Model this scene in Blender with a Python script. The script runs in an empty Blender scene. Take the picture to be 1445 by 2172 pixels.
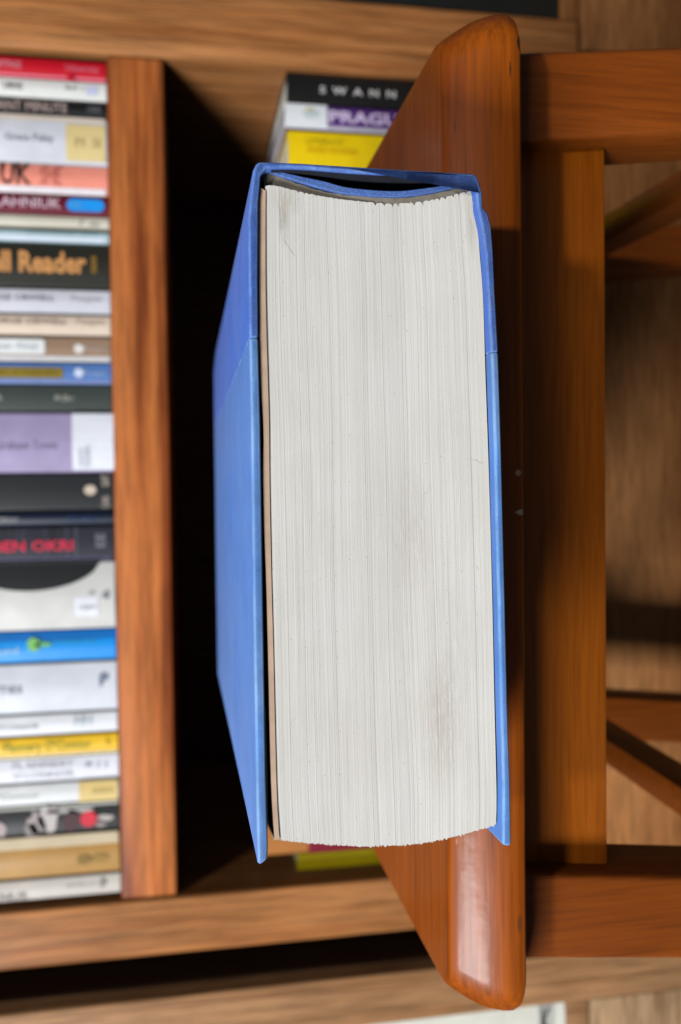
import bpy, bmesh, math, random
from mathutils import Vector, Matrix
random.seed(7)
C = bpy.context.scene.collection
SC = bpy.context.scene

# ------------------------------------------------------------------ camera
# The photograph was taken with the phone turned on its side: picture left is
# up in the room. World: +X to the right, +Y away from the camera, +Z up.
SEAT_Z = 0.42                      # top of the stool seat
CAM = Vector((0.0, 0.0, SEAT_Z + 0.0725))
FPX, W_PX, H_PX = 1890.0, 1445.0, 2172.0
PITCH, YAW, ROLL = math.radians(10.0), math.radians(1.5), 0.0160
fwd = Vector((-math.sin(YAW) * math.cos(PITCH), math.cos(YAW) * math.cos(PITCH), -math.sin(PITCH)))
xax = Vector((math.cos(YAW), math.sin(YAW), 0.0))
dax = fwd.cross(xax).normalized()                 # roughly straight down
if dax.z > 0: dax = -dax
up_v = (xax * math.cos(ROLL) + dax * math.sin(ROLL)).normalized()
rt_v = (dax * math.cos(ROLL) - xax * math.sin(ROLL)).normalized()
cam_d = bpy.data.cameras.new('camera')
cam_d.sensor_fit = 'VERTICAL'; cam_d.sensor_height = 36.0; cam_d.sensor_width = 24.0
cam_d.lens = FPX / H_PX * 36.0
cam_d.clip_start = 0.02; cam_d.clip_end = 50.0
cam_d.dof.use_dof = True; cam_d.dof.focus_distance = 0.212; cam_d.dof.aperture_fstop = 12.0
cam = bpy.data.objects.new('camera', cam_d); C.objects.link(cam)
M3 = Matrix((rt_v, up_v, -fwd)).transposed()
cam.matrix_world = Matrix.Translation(CAM) @ M3.to_4x4()
SC.camera = cam

def ray(px, py):
    return fwd + rt_v * ((px - W_PX / 2) / FPX) + up_v * (-(py - H_PX / 2) / FPX)
def atY(px, py, y0, k=0.0):
    """point seen at (px, py) on the upright plane Y = y0 + k*X"""
    d = ray(px, py); s = (y0 + k * CAM.x - CAM.y) / (d.y - k * d.x)
    return CAM + d * s
def atZ(px, py, z):
    d = ray(px, py); return CAM + d * ((z - CAM.z) / d.z)

# ------------------------------------------------------------------ light
world = bpy.data.worlds.new('World'); SC.world = world; world.use_nodes = True
wb = world.node_tree.nodes['Background']
wb.inputs[0].default_value = (0.80, 0.88, 1.0, 1); wb.inputs[1].default_value = 0.075
def area(name, loc, target, sx, sy, power, col):
    l = bpy.data.lights.new(name, 'AREA'); l.shape = 'RECTANGLE'; l.size = sx; l.size_y = sy
    l.energy = power; l.color = col
    o = bpy.data.objects.new(name, l); C.objects.link(o); o.location = loc
    o.rotation_euler = (Vector(target) - Vector(loc)).to_track_quat('-Z', 'Y').to_euler()
    return o
tgt = Vector((0, 0.35, 0.45))
area('window_light', tgt + Vector((-0.95, -1.0, 0.80)) * 1.35, tgt, 0.5, 0.75, 54, (0.95, 0.98, 1.0))
area('ceiling_lamp_light', tgt + Vector((0.10, -1.0, 0.95)) * 2.4, tgt, 0.22, 0.22, 42.0, (1.0, 0.97, 0.93))
SC.view_settings.view_transform = 'Standard'; SC.view_settings.look = 'None'
SC.view_settings.exposure = 0.14; SC.view_settings.gamma = 1.0
SC.cycles.use_denoising = True
SC.cycles.max_bounces = 6; SC.cycles.diffuse_bounces = 0

# ------------------------------------------------------------------ materials
def lin(c): return tuple(((v / 255) / 12.92 if v / 255 <= 0.04045 else ((v / 255 + 0.055) / 1.055) ** 2.4) for v in c)
def newmat(name):
    m = bpy.data.materials.new(name); m.use_nodes = True
    nt = m.node_tree; b = nt.nodes['Principled BSDF']
    return m, nt, b
def nd(nt, typ, **kw):
    n = nt.nodes.new(typ)
    for k, v in kw.items():
        if k.startswith('i_'):
            n.inputs[k[2:].replace('_', ' ')].default_value = v
        else: setattr(n, k, v)
    return n
def ramp(nt, stops):
    r = nt.nodes.new('ShaderNodeValToRGB'); e = r.color_ramp.elements
    while len(e) < len(stops): e.new(0.5)
    for q, (p, c) in zip(e, stops): q.position = p; q.color = (*c, 1) if len(c) == 3 else c
    return r
def g(v): return (v, v, v)
def mixc(nt, a, b, fac, mode='MIX'):
    n = nt.nodes.new('ShaderNodeMix'); n.data_type = 'RGBA'; n.blend_type = mode
    for sock, val in ((n.inputs[0], fac), (n.inputs[6], a), (n.inputs[7], b)):
        if hasattr(val, 'is_linked') or hasattr(val, 'links'): nt.links.new(val, sock)
        elif isinstance(val, (int, float)): sock.default_value = val
        else: sock.default_value = (*val, 1) if len(val) == 3 else val
    return n.outputs[2]
def math_n(nt, op, a, b=None, c=None, clamp=False):
    n = nt.nodes.new('ShaderNodeMath'); n.operation = op; n.use_clamp = clamp
    for s, v in zip(n.inputs, (a, b, c)):
        if v is None: continue
        if isinstance(v, (int, float)): s.default_value = v
        else: nt.links.new(v, s)
    return n.outputs[0]

def wood(name, light, mid, dark, axis=2, coarse=26.0, stretch=0.07, rough=0.45, coat=0.0, coat_rough=0.12,
         pores=0.35, pore_scale=420.0, bump=0.12, seed=0.0, contrast=1.0, marks=None, lines=280.0, line_amt=0.32):
    m, nt, b = newmat(name)
    tc = nd(nt, 'ShaderNodeTexCoord')
    def mapped(scale, off):
        mp = nd(nt, 'ShaderNodeMapping')
        s = [scale] * 3; s[axis] = scale * stretch
        mp.inputs['Scale'].default_value = s
        mp.inputs['Location'].default_value = (off + seed, off * 1.7 + seed * 0.6, off * 0.3 - seed)
        nt.links.new(tc.outputs['Object'], mp.inputs[0]); return mp.outputs[0]
    n1 = nd(nt, 'ShaderNodeTexNoise', i_Scale=1.0, i_Detail=5.0, i_Roughness=0.55, i_Distortion=0.35)
    nt.links.new(mapped(coarse, 3.1), n1.inputs['Vector'])
    r1 = ramp(nt, [(0.5 - 0.2 / contrast, dark), (0.5, mid), (0.5 + 0.2 / contrast, light)])
    nt.links.new(n1.outputs[0], r1.inputs[0])
    n2 = nd(nt, 'ShaderNodeTexNoise', i_Scale=1.0, i_Detail=3.0, i_Roughness=0.6)
    nt.links.new(mapped(pore_scale, 9.7), n2.inputs['Vector'])
    r2 = ramp(nt, [(0.34, g(1 - pores)), (0.56, g(1.0))])
    nt.links.new(n2.outputs[0], r2.inputs[0])
    col = mixc(nt, r1.outputs[0], r2.outputs[0], 1.0, 'MULTIPLY')
    n5 = nd(nt, 'ShaderNodeTexNoise', i_Scale=1.0, i_Detail=4.0, i_Roughness=0.7)
    nt.links.new(mapped(lines, 5.3), n5.inputs['Vector'])
    r5 = ramp(nt, [(0.32, g(1 - line_amt)), (0.5, g(1.0)), (0.68, g(1 + line_amt * 0.45))])
    nt.links.new(n5.outputs[0], r5.inputs[0])
    col = mixc(nt, col, r5.outputs[0], 1.0, 'MULTIPLY')
    # broad uneven tone of the stain
    n3 = nd(nt, 'ShaderNodeTexNoise', i_Scale=9.0, i_Detail=2.0)
    nt.links.new(tc.outputs['Object'], n3.inputs['Vector'])
    r3 = ramp(nt, [(0.3, g(0.84)), (0.7, g(1.1))]); nt.links.new(n3.outputs[0], r3.inputs[0])
    col = mixc(nt, col, r3.outputs[0], 1.0, 'MULTIPLY')
    if marks:                       # chips, pin holes and knots: (x,y,z, rx,ry,rz, colour) in object space
        for (x, y, z, rx, ry, rz, mc) in marks:
            mp = nd(nt, 'ShaderNodeMapping'); mp.vector_type = 'POINT'
            mp.inputs['Scale'].default_value = (1 / rx, 1 / ry, 1 / rz)
            mp.inputs['Location'].default_value = (-x / rx, -y / ry, -z / rz)
            nt.links.new(tc.outputs['Object'], mp.inputs[0])
            nz = nd(nt, 'ShaderNodeTexNoise', i_Scale=1.3, i_Detail=2.0)
            nt.links.new(mp.outputs[0], nz.inputs['Vector'])
            ln = nd(nt, 'ShaderNodeVectorMath', operation='LENGTH'); nt.links.new(mp.outputs[0], ln.inputs[0])
            d = math_n(nt, 'ADD', ln.outputs['Value'], math_n(nt, 'MULTIPLY', nz.outputs[0], 1.1))
            f = nd(nt, 'ShaderNodeMapRange'); f.inputs[1].default_value = 1.6; f.inputs[2].default_value = 1.3
            nt.links.new(d, f.inputs[0])
            col = mixc(nt, col, mc, f.outputs[0])
    nt.links.new(col, b.inputs['Base Color'])
    rr = nd(nt, 'ShaderNodeMapRange'); rr.inputs[3].default_value = rough + 0.1; rr.inputs[4].default_value = rough - 0.08
    nt.links.new(n2.outputs[0], rr.inputs[0]); nt.links.new(rr.outputs[0], b.inputs['Roughness'])
    b.inputs['Coat Weight'].default_value = coat; b.inputs['Coat Roughness'].default_value = coat_rough
    b.inputs['Specular IOR Level'].default_value = 0.22
    bp = nd(nt, 'ShaderNodeBump', i_Strength=bump, i_Distance=0.0006)
    nt.links.new(n2.outputs[0], bp.inputs['Height']); nt.links.new(bp.outputs[0], b.inputs['Normal'])
    if coat:
        # orange-peel ripple of the varnish
        nv = nd(nt, 'ShaderNodeTexNoise', i_Scale=140.0, i_Detail=2.0)
        nt.links.new(tc.outputs['Object'], nv.inputs['Vector'])
        b2 = nd(nt, 'ShaderNodeBump', i_Strength=0.16, i_Distance=0.0008)
        nt.links.new(nv.outputs[0], b2.inputs['Height']); nt.links.new(b2.outputs[0], b.inputs['Coat Normal'])
    return m

def paperish(name, col, rough=0.5, var=0.10, scale=60.0, spec=0.4, coat=0.0):
    m, nt, b = newmat(name)
    tc = nd(nt, 'ShaderNodeTexCoord')
    n1 = nd(nt, 'ShaderNodeTexNoise', i_Scale=scale, i_Detail=4.0, i_Roughness=0.6)
    nt.links.new(tc.outputs['Object'], n1.inputs['Vector'])
    r = ramp(nt, [(0.3, tuple(c * (1 - var) for c in col)), (0.7, tuple(min(1, c * (1 + var * 0.6)) for c in col))])
    nt.links.new(n1.outputs[0], r.inputs[0]); nt.links.new(r.outputs[0], b.inputs['Base Color'])
    b.inputs['Roughness'].default_value = rough; b.inputs['Specular IOR Level'].default_value = spec
    b.inputs['Coat Weight'].default_value = coat; b.inputs['Coat Roughness'].default_value = 0.2
    return m
_pm = {}
def ink(rgb, rough=0.5, coat=0.0):
    k = (tuple(rgb), rough, coat)
    if k not in _pm:
        _pm[k] = paperish('print_%02x%02x%02x' % tuple(rgb), lin(rgb), rough, coat=coat)
    return _pm[k]

# ------------------------------------------------------------------ mesh helpers
ROOT = Vector((0, 0, 0))
def link(name, me, mat, parent=None, smooth=None):
    o = bpy.data.objects.new(name, me); C.objects.link(o)
    if mat is not None: me.materials.append(mat)
    if parent is not None: o.parent = parent
    if smooth is not None:
        me.polygons.foreach_set('use_smooth', [True] * len(me.polygons))
        if smooth < 3.1: me.set_sharp_from_angle(angle=smooth)
    return o
def from_bm(name, bm, mat, parent=None, smooth=None, off=None):
    off = ROOT if off is None else off
    bmesh.ops.translate(bm, verts=bm.verts, vec=-off)
    me = bpy.data.meshes.new(name); bm.to_mesh(me); bm.free()
    return link(name, me, mat, parent, smooth)
def thing(name, label, cat, loc, group=None):
    global ROOT
    o = bpy.data.objects.new(name, None); C.objects.link(o); o.location = loc; o.empty_display_size = 0.02
    o['label'] = label; o['category'] = cat
    if group: o['group'] = group
    ROOT = Vector(loc); return o
def bev(bm, w, seg=2, angle=0.5, mark=False):
    if w <= 0: return
    es = [e for e in bm.edges if len(e.link_faces) == 2 and e.calc_face_angle(0) > angle]
    r = bmesh.ops.bevel(bm, geom=es, offset=w, segments=seg, profile=0.5, affect='EDGES', clamp_overlap=True)
    if mark:
        for f in bm.faces:
            if f.normal.y < -0.8: f.material_index = 2
        for f in r['faces']: f.material_index = 1
def hexa(bm, a, b):
    """two quads of 4 points each -> closed hexahedron"""
    va = [bm.verts.new(p) for p in a]; vb = [bm.verts.new(p) for p in b]
    n = len(va)
    bm.faces.new(va); bm.faces.new(vb[::-1])
    for i in range(n): bm.faces.new((va[i], vb[i], vb[(i + 1) % n], va[(i + 1) % n]))
    bmesh.ops.recalc_face_normals(bm, faces=bm.faces)
def box(name, x0, x1, y0, y1, z0, z1, mat, parent=None, bw=0.0008, seg=2):
    bm = bmesh.new()
    hexa(bm, [(x0, y0, z0), (x1, y0, z0), (x1, y1, z0), (x0, y1, z0)], [(x0, y0, z1), (x1, y0, z1), (x1, y1, z1), (x0, y1, z1)])
    bev(bm, bw, seg)
    return from_bm(name, bm, mat, parent, 0.6)
def prism(name, pts, vec, mat, parent=None, bw=0.0, seg=2, ny=1, extra=None):
    """closed outline pts (world) pushed along vec"""
    bm = bmesh.new(); vec = Vector(vec)
    rings = []
    for j in range(ny + 1): rings.append([bm.verts.new(Vector(p) + vec * (j / ny)) for p in pts])
    n = len(pts)
    bm.faces.new(rings[0]); bm.faces.new(rings[-1][::-1])
    for a, b in zip(rings, rings[1:]):
        for i in range(n): bm.faces.new((a[i], b[i], b[(i + 1) % n], a[(i + 1) % n]))
    bmesh.ops.recalc_face_normals(bm, faces=bm.faces)
    for f in bm.faces: f.normal_update()
    bev(bm, bw, seg, 0.6, extra is not None)
    o = from_bm(name, bm, mat, parent, 0.7)
    for m in extra or (): o.data.materials.append(m)
    return o
def lerp(a, b, t): return a + (b - a) * t
def interp(tab, x):
    """piecewise-linear table [(x, y), ...]"""
    if x <= tab[0][0]: return tab[0][1]
    for (x0, y0), (x1, y1) in zip(tab, tab[1:]):
        if x <= x1: return lerp(y0, y1, (x - x0) / (x1 - x0))
    return tab[-1][1]
def smoothtab(tab, x):
    """Catmull-Rom through the table"""
    if x <= tab[0][0]: return tab[0][1]
    if x >= tab[-1][0]: return tab[-1][1]
    for i in range(len(tab) - 1):
        if x <= tab[i + 1][0]:
            x0, y0 = tab[i]; x1, y1 = tab[i + 1]
            xm, ym = tab[i - 1] if i else (2 * x0 - x1, 2 * y0 - y1)
            xp, yp = tab[i + 2] if i + 2 < len(tab) else (2 * x1 - x0, 2 * y1 - y0)
            h = x1 - x0; t = (x - x0) / h
            m0 = (y1 - ym) / (x1 - xm) * h; m1 = (yp - y0) / (xp - x0) * h
            return (2*t**3-3*t*t+1)*y0 + (t**3-2*t*t+t)*m0 + (-2*t**3+3*t*t)*y1 + (t**3-t*t)*m1

# ------------------------------------------------------------------ text (flat print on spines)
def text_mesh(body, bold=0.0):
    cu = bpy.data.curves.new('lettering', 'FONT'); cu.body = body; cu.size = 1.0
    cu.resolution_u = 2; cu.offset = bold; cu.extrude = 0.0
    o = bpy.data.objects.new('tmp_text', cu); C.objects.link(o)
    dg = bpy.context.evaluated_depsgraph_get()
    me = bpy.data.meshes.new_from_object(o.evaluated_get(dg))
    bpy.data.objects.remove(o); bpy.data.curves.remove(cu)
    return me
def lettering(body, o_pt, ex, ey, width, height, mat, parent, bold=0.0, name='lettering', thick=0.00012):
    """letters fitted into a width x height box; o_pt = lower left corner of the words, ex along, ey up"""
    me = text_mesh(body, bold)
    xs = [v.co.x for v in me.vertices]; ys = [v.co.y for v in me.vertices]
    x0, x1, y0, y1 = min(xs), max(xs), min(ys), max(ys)
    for v in me.vertices:
        v.co = Vector(o_pt) + ex * ((v.co.x - x0) / (x1 - x0) * width) + ey * ((v.co.y - y0) / max(1e-6, y1 - y0) * height) - ROOT
    return link(name, me, mat, parent)

# ================================================================== STRUCTURE
YB = 0.560                          # front of the bookcase
def zpx(px, py, y=YB): return atY(px, py, y).z
def xpx(px, py, y=YB): return atY(px, py, y).x

fl_m = wood('floor_wood', (0.30, 0.19, 0.10), (0.24, 0.145, 0.075), (0.17, 0.095, 0.05), axis=0, rough=0.4, seed=2.0)
bm = bmesh.new(); hexa(bm, [(-1.3, -0.2, -0.02), (1.3, -0.2, -0.02), (1.3, 1.0, -0.02), (-1.3, 1.0, -0.02)],
                           [(-1.3, -0.2, 0), (1.3, -0.2, 0), (1.3, 1.0, 0), (-1.3, 1.0, 0)])
ROOT = Vector((0, 0, 0))
o = from_bm('floor', bm, fl_m); o['kind'] = 'structure'
wl_m = paperish('wall_plaster', (0.55, 0.53, 0.5), 0.9)
bm = bmesh.new(); hexa(bm, [(-1.3, 0.90, 0), (1.3, 0.90, 0), (1.3, 0.95, 0), (-1.3, 0.95, 0)],
                           [(-1.3, 0.90, 1.3), (1.3, 0.90, 1.3), (1.3, 0.95, 1.3), (-1.3, 0.95, 1.3)])
o = from_bm('wall', bm, wl_m); o['kind'] = 'structure'

# ------------------------------------------------------------------ bookcase
BK = dict(light=(0.54, 0.238, 0.088), mid=(0.46, 0.185, 0.060), dark=(0.34, 0.118, 0.034))
wd_up = wood('bookcase_wood_upright', axis=2, rough=0.42, seed=0.4, coarse=150, stretch=0.03, pores=0.5, pore_scale=800, **BK)
wd_shelf = wood('bookcase_wood_shelf', light=(0.56, 0.175, 0.046), mid=(0.46, 0.130, 0.031), dark=(0.25, 0.056, 0.014), axis=0,
                rough=0.42, seed=5.2, coarse=80, stretch=0.055, contrast=1.7)
wd_drawer = wood('bookcase_wood_drawer', light=(0.47, 0.205, 0.074), mid=(0.40, 0.165, 0.055), dark=(0.31, 0.118, 0.038), axis=0,
                 rough=0.42, seed=8.8, coarse=40, stretch=0.08)
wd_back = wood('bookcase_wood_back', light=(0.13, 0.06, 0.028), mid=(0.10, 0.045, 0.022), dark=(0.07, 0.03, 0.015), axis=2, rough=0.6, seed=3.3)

YBACK = YB + 0.27
XR0 = xpx(345, 120); XR1 = XR0 + 0.0442          # right upright
XL1 = xpx(400, 1901); XL0 = XL1 - 0.0357        # left upright
ZS1 = zpx(241, 1000); ZS0 = zpx(361, 1000)      # shelf top / bottom
ZB = zpx(1192, 40, YB)                          # top of the bottom board
ZD = ZB - 0.0135                                # top of the drawer
bc = thing('bookcase', 'wide tan wooden bookcase behind the stool, with one long shelf of books', 'bookcase', ((XR0 + XL1) / 2, YB, 0))
def upright(x0, x1, z0, z1, name='side_panel', y0=YB, mat=wd_up, par=bc, r=0.002):
    return box(name, x0, x1, y0, YBACK, z0, z1, mat, par, r, 4)
upright(XL0, XL1, ZD + 0.0005, 1.0)
upright(XR0, XR1, ZD + 0.0005, 1.0, name='divider_panel', r=0.0035)
XE = XR1 + 0.36
upright(XE, XE + 0.034, ZD + 0.0005, 1.0)
box('shelf', XL1 + 0.0003, XR0 - 0.0003, YB + 0.002, YBACK, ZS0, ZS1, wd_shelf, bc, 0.0018, 4)
box('bottom_board', XL1 + 0.0003, XR0 - 0.0003, YB + 0.003, YBACK, ZD + 0.0007, ZB, wd_drawer, bc, 0.001)
box('bottom_board', XR1 + 0.0003, XE - 0.0003, YB + 0.003, YBACK, ZD + 0.0007, ZB, wd_drawer, bc, 0.001)
box('top_board', XL0, XE + 0.034, YB, YBACK, 1.0005, 1.03, wd_shelf, bc, 0.0015)
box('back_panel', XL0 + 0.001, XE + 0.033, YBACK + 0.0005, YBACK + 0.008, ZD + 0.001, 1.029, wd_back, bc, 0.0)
box('drawer_front', XL0, XR0 + 0.022, YB - 0.002, YB + 0.018, 0.03, ZD, wd_drawer, bc, 0.0015, 3)
box('drawer_front', XR0 + 0.0235, XE + 0.034, YB - 0.002, YB + 0.018, 0.03, ZD, wd_drawer, bc, 0.0015, 3)
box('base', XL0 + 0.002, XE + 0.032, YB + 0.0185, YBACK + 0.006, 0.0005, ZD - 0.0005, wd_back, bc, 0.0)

# neighbouring bookcase beyond the dark gap (left in the room, lowest in the picture)
wd_nb = wood('neighbour_wood_upright', axis=2, light=(0.50, 0.27, 0.13), mid=(0.43, 0.22, 0.10), dark=(0.32, 0.15, 0.062), rough=0.45, seed=11.1, coarse=150, stretch=0.03, pores=0.5, pore_scale=800)
wd_nd = wood('neighbour_wood_drawer', axis=0, light=(0.60, 0.39, 0.22), mid=(0.50, 0.31, 0.165), dark=(0.36, 0.20, 0.10), rough=0.5, seed=13.1, coarse=110, stretch=0.06, pores=0.45)
YN = YB - 0.012                     # it stands a little further forward
NX1 = xpx(900, 2057, YN); NX0 = xpx(1124, 2137, YN)
nb = thing('bookcase', 'pale tan wooden bookcase across the dark gap, cut off by the picture edge', 'bookcase', (NX1 - 0.2, YN, 0))
NZ = zpx(1205, 2150, YN)
box('side_panel', NX0, NX1, YN, YBACK, 0.0005, 1.0, wd_nb, nb, 0.002, 3)
wd_gap_shade = wood('neighbour_gap_shade', light=(0.045, 0.02, 0.010), mid=(0.032, 0.014, 0.007), dark=(0.022, 0.010, 0.005), axis=2, rough=0.6, seed=7.7)
box('gap_shade_strip', NX1 + 0.0002, NX1 + 0.0017, YN + 0.014, YBACK, 0.001, 0.999, wd_gap_shade, nb, 0.0)  # added near-black strip: the shade inside the gap, put in as colour
box('side_panel', NX0 - 0.46, NX0 - 0.43, YN, YBACK, 0.0005, 1.0, wd_nb, nb, 0.002, 3)
box('bottom_board', NX0 - 0.43 + 0.0003, NX0 - 0.0003, YN + 0.003, YBACK, NZ - 0.016, NZ, wd_nb, nb, 0.001)
box('drawer_front', NX0 - 0.43 + 0.001, NX0 - 0.001, YN + 0.002, YN + 0.018, 0.03, NZ - 0.0175, wd_nd, nb, 0.001)
box('top_board', NX0 - 0.46, NX1, YN, YBACK, 1.0005, 1.03, wd_nb, nb, 0.001)
box('back_panel', NX0 - 0.459, NX1 - 0.001, YBACK + 0.0005, YBACK + 0.008, 0.001, 1.02, wd_back, nb, 0.0)

# ------------------------------------------------------------------ stool
SB_X0, SB_X1, SY0, SY1 = -0.1522, 0.1336, 0.2335, 0.527
ST = 0.0205                                    # seat thickness
OR = dict(light=(0.335, 0.073, 0.002), mid=(0.30, 0.062, 0.001), dark=(0.25, 0.047, 0.001))
SLOC = Vector(((SB_X0 + SB_X1) / 2, (SY0 + SY1) / 2, 0))
def so(px, py, y):                              # picture spot on the seat front -> seat object space
    p = atY(px, py, y) - SLOC; return p
marks = []
for (px, py, rx, rz, mc) in ((1097, 1003, .0010, .0009, (0.75, 0.50, 0.33)), (1105, 1086, .0009, .0019, (0.85, 0.62, 0.45)),
                             (1101, 92, .0022, .0009, (0.03, 0.012, 0.006)), (1100, 1955, .0028, .0007, (0.13, 0.035, 0.006)),
                             (1080, 150, .0026, .0003, (0.10, 0.03, 0.008)), (975, 250, .0042, .0005, (0.12, 0.035, 0.010)),
                             (958, 175, .0026, .0003, (0.40, 0.19, 0.07)), (1115, 1432, .0005, .0006, (0.45, 0.25, 0.14)),
                             (980, 1800, .0020, .0005, (0.42, 0.20, 0.08))):
    p = so(px, py, SY0 + 0.001); marks.append((p.x, p.y, p.z, rx, 0.006, rz, mc))
seat_m = wood('seat_varnished_wood', axis=0, coarse=85, stretch=0.035, rough=0.45, coat=0.15, coat_rough=0.17, pores=0.30,
              pore_scale=620, seed=1.7, marks=marks, lines=520.0, line_amt=0.24, **OR)
leg_m = wood('leg_varnished_wood', axis=2, coarse=70, stretch=0.04, rough=0.40, coat=0.12, coat_rough=0.25, pores=0.22, pore_scale=900, lines=480.0, line_amt=0.20, seed=4.7,
             light=(0.228, 0.053, 0.006), mid=(0.21, 0.047, 0.004), dark=(0.185, 0.040, 0.003))
apr_m = wood('apron_varnished_wood', axis=0, coarse=70, stretch=0.04, rough=0.40, coat=0.12, coat_rough=0.25, pores=0.22, pore_scale=900, lines=480.0, line_amt=0.20, seed=6.1,
             light=(0.35, 0.088, 0.004), mid=(0.325, 0.078, 0.003), dark=(0.285, 0.065, 0.002))
st = thing('wooden_stool', 'glossy orange-brown wooden stool carrying the thick blue book', 'stool', SLOC)
def seat_loop(inset, r):
    x0, x1, y0, y1 = SB_X0 + inset, SB_X1 - inset, SY0 + inset, SY1 - inset
    out = []
    for cx, cy, a0 in ((x1 - r, y1 - r, 0), (x0 + r, y1 - r, 90), (x0 + r, y0 + r, 180), (x1 - r, y0 + r, 270)):
        for k in range(9):
            a = math.radians(a0 + 90 * k / 8); out.append((cx + r * math.cos(a), cy + r * math.sin(a)))
    return out
prof = [(0.0088, 0.0), (0.0080, -0.0002), (0.0073, -0.0007)]
for k in range(1, 11):
    t = k / 10; prof.append((0.0073 * (1 - t) ** 1.7, -0.0007 - 0.0165 * t))
prof += [(0.0, -0.0185), (0.0004, -0.0198), (0.0014, -ST)]
bm = bmesh.new(); loops = []
for ins, dz in prof:
    loops.append([bm.verts.new((x, y, SEAT_Z + dz)) for x, y in seat_loop(ins, 0.0135 - ins * 0.55)])
n = len(loops[0])
for a, b in zip(loops, loops[1:]):
    for i in range(n): bm.faces.new((a[i], a[(i + 1) % n], b[(i + 1) % n], b[i]))
bm.faces.new(loops[0]); bm.faces.new(loops[-1][::-1])
bmesh.ops.recalc_face_normals(bm, faces=bm.faces)
from_bm('seat', bm, seat_m, st, 0.45)

SCX = -0.0072
LEGW, SPLAY = 0.0258, math.tan(math.radians(6.0))
ZT = SEAT_Z - ST - 0.0003
YL0, YL1 = SY0 + 0.0150, SY1 - 0.0150
def skew(y): return 0.0075 * (y - YL0) / (YL1 - YL0)      # the frame is a touch askew under its seat
def leg(sx, y0, y1):
    xo = 0.1330; h = ZT
    def ring(z):
        d = (ZT - z) * SPLAY; x0, x1 = SCX + sx * (xo - LEGW + d), SCX + sx * (xo + d)
        x0 += skew(y0); x1 += skew(y0)
        return [(x0, y0, z), (x1, y0, z), (x1, y1, z), (x0, y1, z)]
    bm = bmesh.new(); hexa(bm, ring(0.0005), ring(ZT)); bev(bm, 0.0018, 3)
    return from_bm('leg', bm, leg_m, st, 0.6)
for sx in (-1, 1):
    leg(sx, YL0, YL0 + 0.0270); leg(sx, YL1 - 0.0270, YL1)
ZA = SEAT_Z - 0.0565
def leg_in(z): return 0.1330 - LEGW + (ZT - z) * SPLAY
def apron(y0, y1):
    bm = bmesh.new()
    a, b = leg_in(ZA) + 0.001, leg_in(ZT) + 0.001
    c = SCX + skew(y0)
    hexa(bm, [(c-a, y0, ZA), (c+a, y0, ZA), (c+a, y1, ZA), (c-a, y1, ZA)], [(c-b, y0, ZT), (c+b, y0, ZT), (c+b, y1, ZT), (c-b, y1, ZT)])
    bev(bm, 0.0012, 2); return from_bm('apron', bm, apr_m, st, 0.6)
apron(YL0 + 0.0085, YL0 + 0.0255); apron(YL1 - 0.0255, YL1 - 0.0085)
for sx in (-1, 1):
    for nm, z0, z1, wdt, mt in (('side_apron', ZA, ZT, 0.013, apr_m), ('stretcher', SEAT_Z - 0.150, SEAT_Z - 0.129, 0.0125, leg_m)):
        bm = bmesh.new()
        i0, i1 = leg_in(z0) + 0.0022, leg_in(z1) + 0.0022
        if nm == 'side_apron': i0 += 0.008; i1 += 0.008
        yA, yB_ = YL0 + 0.0262, YL1 - 0.0262
        hexa(bm, [(SCX + skew(yA) + sx * i0, yA, z0), (SCX + skew(yA) + sx * (i0 + wdt), yA, z0), (SCX + skew(yB_) + sx * (i0 + wdt), yB_, z0), (SCX + skew(yB_) + sx * i0, yB_, z0)],
                 [(SCX + skew(yA) + sx * i1, yA, z1), (SCX + skew(yA) + sx * (i1 + wdt), yA, z1), (SCX + skew(yB_) + sx * (i1 + wdt), yB_, z1), (SCX + skew(yB_) + sx * i1, yB_, z1)])
        bev(bm, 0.0012, 2); from_bm(nm, bm, mt, st, 0.6)

# ------------------------------------------------------------------ the blue book
YF, KF = 0.1960, 0.050                      # tail edge of the boards: Y = YF + KF*X (not quite square to the room)
BL = 0.2265                                 # height of the book
bdir = Vector((-math.sin(math.radians(1.2)), math.cos(math.radians(1.2)), 0))
def bp(px, py, d=0.0):                      # spot on the tail plane, d metres behind the board edge
    return atY(px, py, YF + d, KF)
cen = bp(800, 1075)
bk = thing('hardcover_book', 'thick worn blue hardcover book lying on the stool, page edges facing us', 'book', (cen.x, YF + 0.11, SEAT_Z))

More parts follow.
